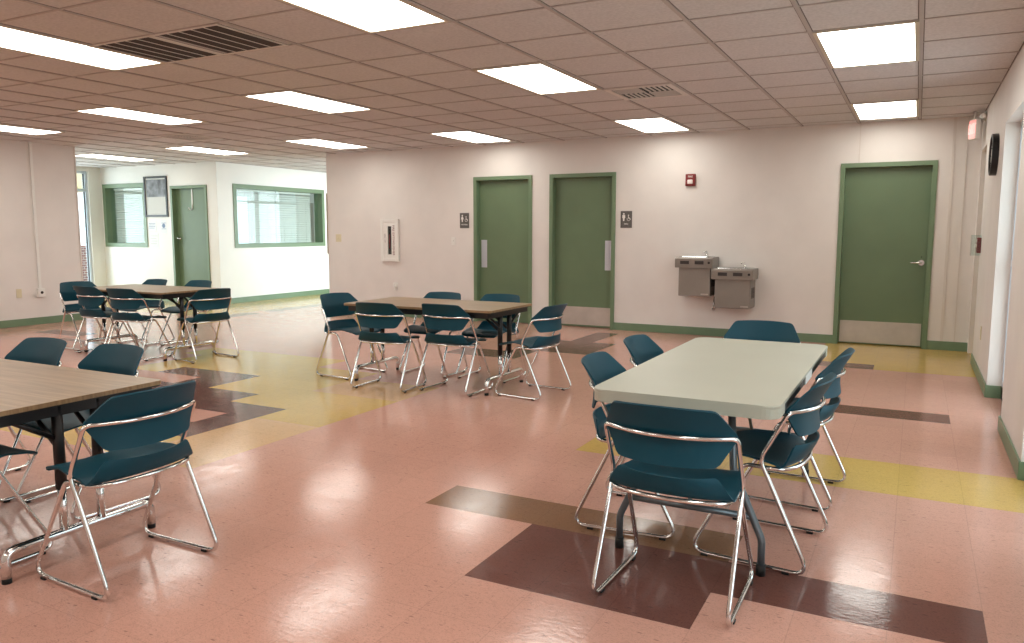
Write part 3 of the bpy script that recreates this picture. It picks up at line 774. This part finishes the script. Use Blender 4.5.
# ---------------------------------------------------------------- small wall things
def text_obj(name, body, size, loc, rot, m, parent, depth=.0006, align='CENTER'):
    c = bpy.data.curves.new(name, 'FONT'); c.body = body; c.size = size; c.align_x = align; c.align_y = 'CENTER'; c.extrude = depth
    o = bpy.data.objects.new(name, c); COL.objects.link(o)
    dg = bpy.context.evaluated_depsgraph_get(); me = bpy.data.meshes.new_from_object(o.evaluated_get(dg))
    bpy.data.objects.remove(o); o = bpy.data.objects.new(name, me); COL.objects.link(o); me.materials.clear(); me.materials.append(m)
    o.location = loc; o.rotation_euler = rot; o.parent = parent; return o
def restroom_sign(x, z, word, woman, label):
    t = empty('restroom_sign', (x, 0, z), 0, label, 'sign')
    MB().box(-.078, .078, -.008, 0, -.11, .11, bev=.002).build('sign_plate', SIGN, t)
    # standing figure
    f = MB(); y0, y1 = -.0095, -.0075; cx = -.034
    f.cyl((cx, y1, .073), (cx, y0, .073), .011, 16)
    if woman: f.prism([(cx-.010, .058), (cx+.010, .058), (cx+.024, .018), (cx+.010, .018), (cx+.008, -.02), (cx-.008, -.02), (cx-.010, .018), (cx-.024, .018)], y0, y1, axis='y')
    else: f.prism([(cx-.019, .058), (cx+.019, .058), (cx+.019, .018), (cx+.011, .018), (cx+.009, -.02), (cx-.009, -.02), (cx-.011, .018), (cx-.019, .018)], y0, y1, axis='y')
    f.build('standing_figure', WHITE, t)
    wv = MB(); cx = .034
    wv.cyl((cx-.004, y1, .055), (cx-.004, y0, .055), .008, 14)
    wv.prism([(cx-.008, .045), (cx, .045), (cx+.002, .022), (cx+.018, .022), (cx+.026, -.004), (cx+.018, -.006), (cx+.012, .012), (cx-.008, .012)], y0, y1, axis='y')
    ring = [(cx+.0+.022*math.cos(a), (y0+y1)/2, .006+.022*math.sin(a)) for a in [PI*.8+k*PI*1.15/12 for k in range(13)]]
    wv.tube(ring, .0026, 6)
    wv.build('wheelchair_figure', WHITE, t)
    text_obj('lettering', word, .028, (0, -.0085, -.06), (PI/2, 0, 0), WHITE, t)
    br = MB()
    for k in range(9): br.cyl((-.03+k*.0075, -.0078, -.088), (-.03+k*.0075, -.0092, -.088), .0018, 6)
    br.build('braille', SIGN, t)
restroom_sign(-5.84, 1.47, 'WOMEN', True, 'dark grey restroom sign left of the left restroom door')
restroom_sign(-3.36, 1.47, 'MEN', False, 'dark grey restroom sign right of the right restroom door')

# fire extinguisher cabinet
t = empty('extinguisher_cabinet', (-7.17, 0, .85), 0, 'white recessed fire extinguisher cabinet on the back wall', 'fire extinguisher cabinet')
W2 = .165
f = MB(); f.box(-W2, -W2+.045, -.045, 0, 0, .65, bev=.004).box(W2-.045, W2, -.045, 0, 0, .65, bev=.004).box(-W2+.045, W2-.045, -.045, 0, .6, .65, bev=.004).box(-W2+.045, W2-.045, -.045, 0, 0, .05, bev=.004)
f.build('cabinet_frame', WHITE, t)
dr = MB().box(-W2+.045, -.035, -.036, -.02, .05, .6).box(.035-.0, W2-.045, -.036, -.02, .05, .6).box(-.035, .035, -.036, -.02, .05, .11).box(-.035, .035, -.036, -.02, .54, .6).build('door', WHITE, t)
MB().box(-.04, .04, -.012, -.002, .1, .56).build('cavity', DARK, t)
MB().box(-.035, .035, -.03, -.026, .11, .54).build('pane', GLASS, t)
MB().cyl((-.01, -.018, .2), (-.01, -.018, .42), .012, 12).build('extinguisher_glimpse', RED, t)
text_obj('lettering', 'FIRE EXTINGUISHER', .052, (.075, -.0365, .325), (PI/2, PI/2, 0), RED, t)
text_obj('lettering', 'BREAK GLASS', .022, (-.085, -.0365, .36), (PI/2, PI/2, 0), BLACK, t)
# red strobe
t = empty('fire_alarm_strobe', (-2.517, 0, 1.955), 0, 'small red fire alarm strobe high on the back wall above the fountains', 'fire alarm')
MB().box(-.062, .062, -.04, 0, -.075, .075, bev=.006).build('housing', RED, t)
MB().box(-.034, .034, -.058, -.04, -.05, .005, bev=.01).build('strobe_lens', mat('strobe_lens', (225, 215, 210), .15), t)
text_obj('lettering', 'FIRE', .034, (0, -.0405, .04), (PI/2, 0, 0), WHITE, t)
# pull station with clear cover on right wall
t = empty('pull_station', (XR, -.95, 1.18), 0, 'red fire alarm pull station with clear cover at the corner of the right wall', 'fire alarm')
MB().box(-.035, 0, -.06, .06, -.075, .075, bev=.004).build('housing', RED, t)
MB().box(-.05, -.035, -.035, .035, -.02, .01, bev=.003).build('pull_handle', WHITE, t)
cv = MB(); cv.box(-.085, -.08, -.075, .075, -.1, .1).box(-.08, 0, -.078, -.073, -.1, .1).box(-.08, 0, .073, .078, -.1, .1).box(-.08, 0, -.073, .073, .095, .1)
cv.build('clear_cover', GLASS, t)
text_obj('lettering', 'FIRE', .04, (-.0355, 0, .045), (PI/2, 0, -PI/2), WHITE, t)
# clock
t = empty('wall_clock', (XR, -2.1, 1.95), 0, 'round black-rimmed wall clock on the right wall', 'clock')
n = 40; ck = MB()
prof = [(0, .15), (0, .172), (-.045, .172), (-.05, .165), (-.05, .150), (-.035, .146)]
prev = None
for px, r in prof:
    vs = [ck.bm.verts.new((px, r*math.cos(2*PI*k/n), r*math.sin(2*PI*k/n))) for k in range(n)]
    if prev:
        for i in range(n): ck.bm.faces.new((prev[i], prev[(i+1) % n], vs[(i+1) % n], vs[i]))
    prev = vs
ck.build('rim', BLACK, t, smooth=False)
MB().tube([(-.02, 0, 0), (-.034, 0, 0)], .148, 40).build('dial', WHITE, t)
hd = MB().box(-.037, -.0355, -.005, .005, -.01, .085).build('hour_hand', BLACK, t)
mh = MB().box(-.0395, -.038, -.004, .004, -.015, .12).build('minute_hand', BLACK, t); mh.rotation_euler = (2.1, 0, 0)
tk = MB()
for k in range(12):
    a = 2*PI*k/12; tk.cyl((-.034, .125*math.sin(a), .125*math.cos(a)), (-.0358, .125*math.sin(a), .125*math.cos(a)), .006, 8)
tk.build('hour_marks', BLACK, t)
# exit sign on its bracket
t = empty('exit_sign', (.505, -.45, 2.35), 0, 'red and white exit sign hanging near the corner of the ceiling', 'exit sign')
body = MB().box(-.14, .14, -.02, .02, -.1, .1, bev=.006).build('housing', WHITE, t)
body.rotation_euler = (0, .06, -(PI/2-.16))
face = MB().box(-.13, .13, -.0235, -.0205, -.088, .088).build('face', emis('exit_red', (1, .06, .05), .55), t); face.rotation_euler = body.rotation_euler
face['label'] = 'glowing red face'
tx = text_obj('lettering', 'EXIT', .15, (0, -.0245, 0), (PI/2, 0, 0), emis('exit_letters', (1, .5, .45), 1.0), face)
MB().cyl((0, 0, .09), (0, 0, .18), .012, 10).build('hanger', WHITE, t)
for sx in (-1, 1):
    o = MB().cyl((.1*0+.06, sx*.07, .11), (.1, sx*.12, .13), .035, 14).build('emergency_lamp', WHITE, t)
# plates, outlets
def wplate(name, x, z, w2, h2, m, label, cat, kind='switch'):
    t = empty(name, (x, 0, z), 0, label, cat)
    MB().box(-w2, w2, -.006, 0, -h2, h2, bev=.002).build('cover_plate', m, t)
    if kind == 'switch':
        for xx in ((-w2/2, w2/2) if w2 > .045 else (0,)): MB().box(xx-.005, xx+.005, -.016, -.005, -.01, .012, bev=.001).build('toggle', m, t)
    elif kind == 'outlet':
        for zz in (-.02, .02): MB().cyl((0, -.008, zz), (0, -.005, zz), .015, 14).build('socket', m, t)
    return t
wplate('light_switch', -8.2, 1.206, .055, .06, IVORY, 'ivory double light switch at the left end of the back wall', 'light switch')
wplate('light_switch', -6.03, 1.172, .036, .058, WHITE, 'small white switch plate left of the left restroom door', 'light switch')
t = wplate('wall_outlet', -7.09, .462, .036, .058, WHITE, 'white wall outlet with plugged-in adapter below the extinguisher cabinet', 'outlet', 'outlet')
tag(MB().box(-7.115, -7.065, -.05, -.008, .455, .52, bev=.006).build('plug_adapter', WHITE), 'small white adapter plugged into the outlet on the back wall', 'plug')
def rplate(name, x, y, z, sgn, m, label, cat):
    t = empty(name, (x, y, z), sgn*PI/2, label, cat)
    MB().box(-.036, .036, -.006, 0, -.06, .06, bev=.002).build('cover_plate', m, t)
    for zz in (-.02, .02): MB().cyl((0, -.008, zz), (0, -.005, zz), .015, 14).build('socket', m, t)
rplate('wall_outlet', -10.93, -3.49, .455, 1, IVORY, 'ivory outlet low on the left wall beside the conduit', 'outlet')
rplate('wall_outlet', XR, -1.75, .41, -1, IVORY, 'ivory outlet low on the right wall below the clock', 'outlet')
t = empty('conduit', (-10.93, -3.2, 0), 0, 'white surface conduit running down the left wall to an outlet box', 'conduit')
MB().box(0, .018, -.02, .02, .50, H, bev=.004).build('raceway', WHITE, t)
bx_ = MB().box(0, .05, -.05, .05, .385, .51, bev=.005).build('outlet_box', WHITE, t)
MB().cyl((.05, 0, .45), (.053, 0, .45), .02, 14).build('socket', DARK, bx_)
# picture frame and notices on the office front wall
t = empty('framed_picture', (-12.615, .1, 1.58), 0, 'tall black-framed grey picture between the small window and the office door', 'picture')
f = MB(); a, h = .315, .75
f.box(-a, -a+.035, -.025, 0, 0, h).box(a-.035, a, -.025, 0, 0, h).box(-a+.035, a-.035, -.025, 0, h-.035, h).box(-a+.035, a-.035, -.025, 0, 0, .035)
f.build('frame', BLACK, t)
MB().box(-a+.035, a-.035, -.008, 0, .035, h-.035).build('mat_board', mat('mat_board', (196, 196, 190), .6), t)
MB().box(-a+.055, a-.055, -.0095, -.008, .37, h-.06).build('photograph', mat('grey_photograph', (110, 112, 116), .5, noise=(7, .9)), t)
def notice(x, z, w2, h2, m, label, lines=4, blob=False):
    t = empty('notice', (x, .1, z), 0, label, 'notice')
    MB().box(-w2, w2, -.002, 0, -h2, h2).build('sheet', PAPER, t)
    p = MB()
    for k in range(lines): p.box(-w2*.75, w2*(.75-.2*(k % 2)), -.0028, -.0018, h2*.6-k*h2*1.3/lines-.008, h2*.6-k*h2*1.3/lines)
    if blob: p.cyl((0, -.0018, .02), (0, -.003, .02), w2*.5, 20)
    p.build('print', m, t)
notice(-12.77, 1.41, .115, .09, PAPERB, 'white landscape notice pinned below the framed picture, left one')
notice(-12.45, 1.395, .085, .125, PAPERB, 'blue and white notice right beside the office door frame', 3, True)
notice(-12.74, 1.14, .13, .15, mat('pale_print', (200, 200, 198), .8), 'plain white sheet lowest below the framed picture')
# inside the office
t = empty('storage_cabinet', (-12.6, 3.6, 0), 0, 'tall white cabinet inside the office behind the wide window blinds', 'cabinet')
MB().box(-.45, .45, -.25, .25, 0, 1.95, bev=.01).build('body', WHITE, t)
for s in (-1, 1):
    d = MB().box(min(0, s*.44), max(0, s*.44), -.272, -.252, .06, 1.92, bev=.004).build('door', WHITE, t)
    MB().box(s*.05-.01, s*.05+.01, -.29, -.272, .9, 1.05, bev=.002).build('handle', CHROMED, d)
struct(MB().box(XL+.15, -11.16, 4.9, 5.0, 0, H), 'wall_office_back', WALLW)
tag(MB().box(-13.9, -13.5, 4.888, 4.9, 1.25, 1.65, bev=.002).build('wall_notice', SIGN), 'small grey notice on the back wall inside the office', 'notice')
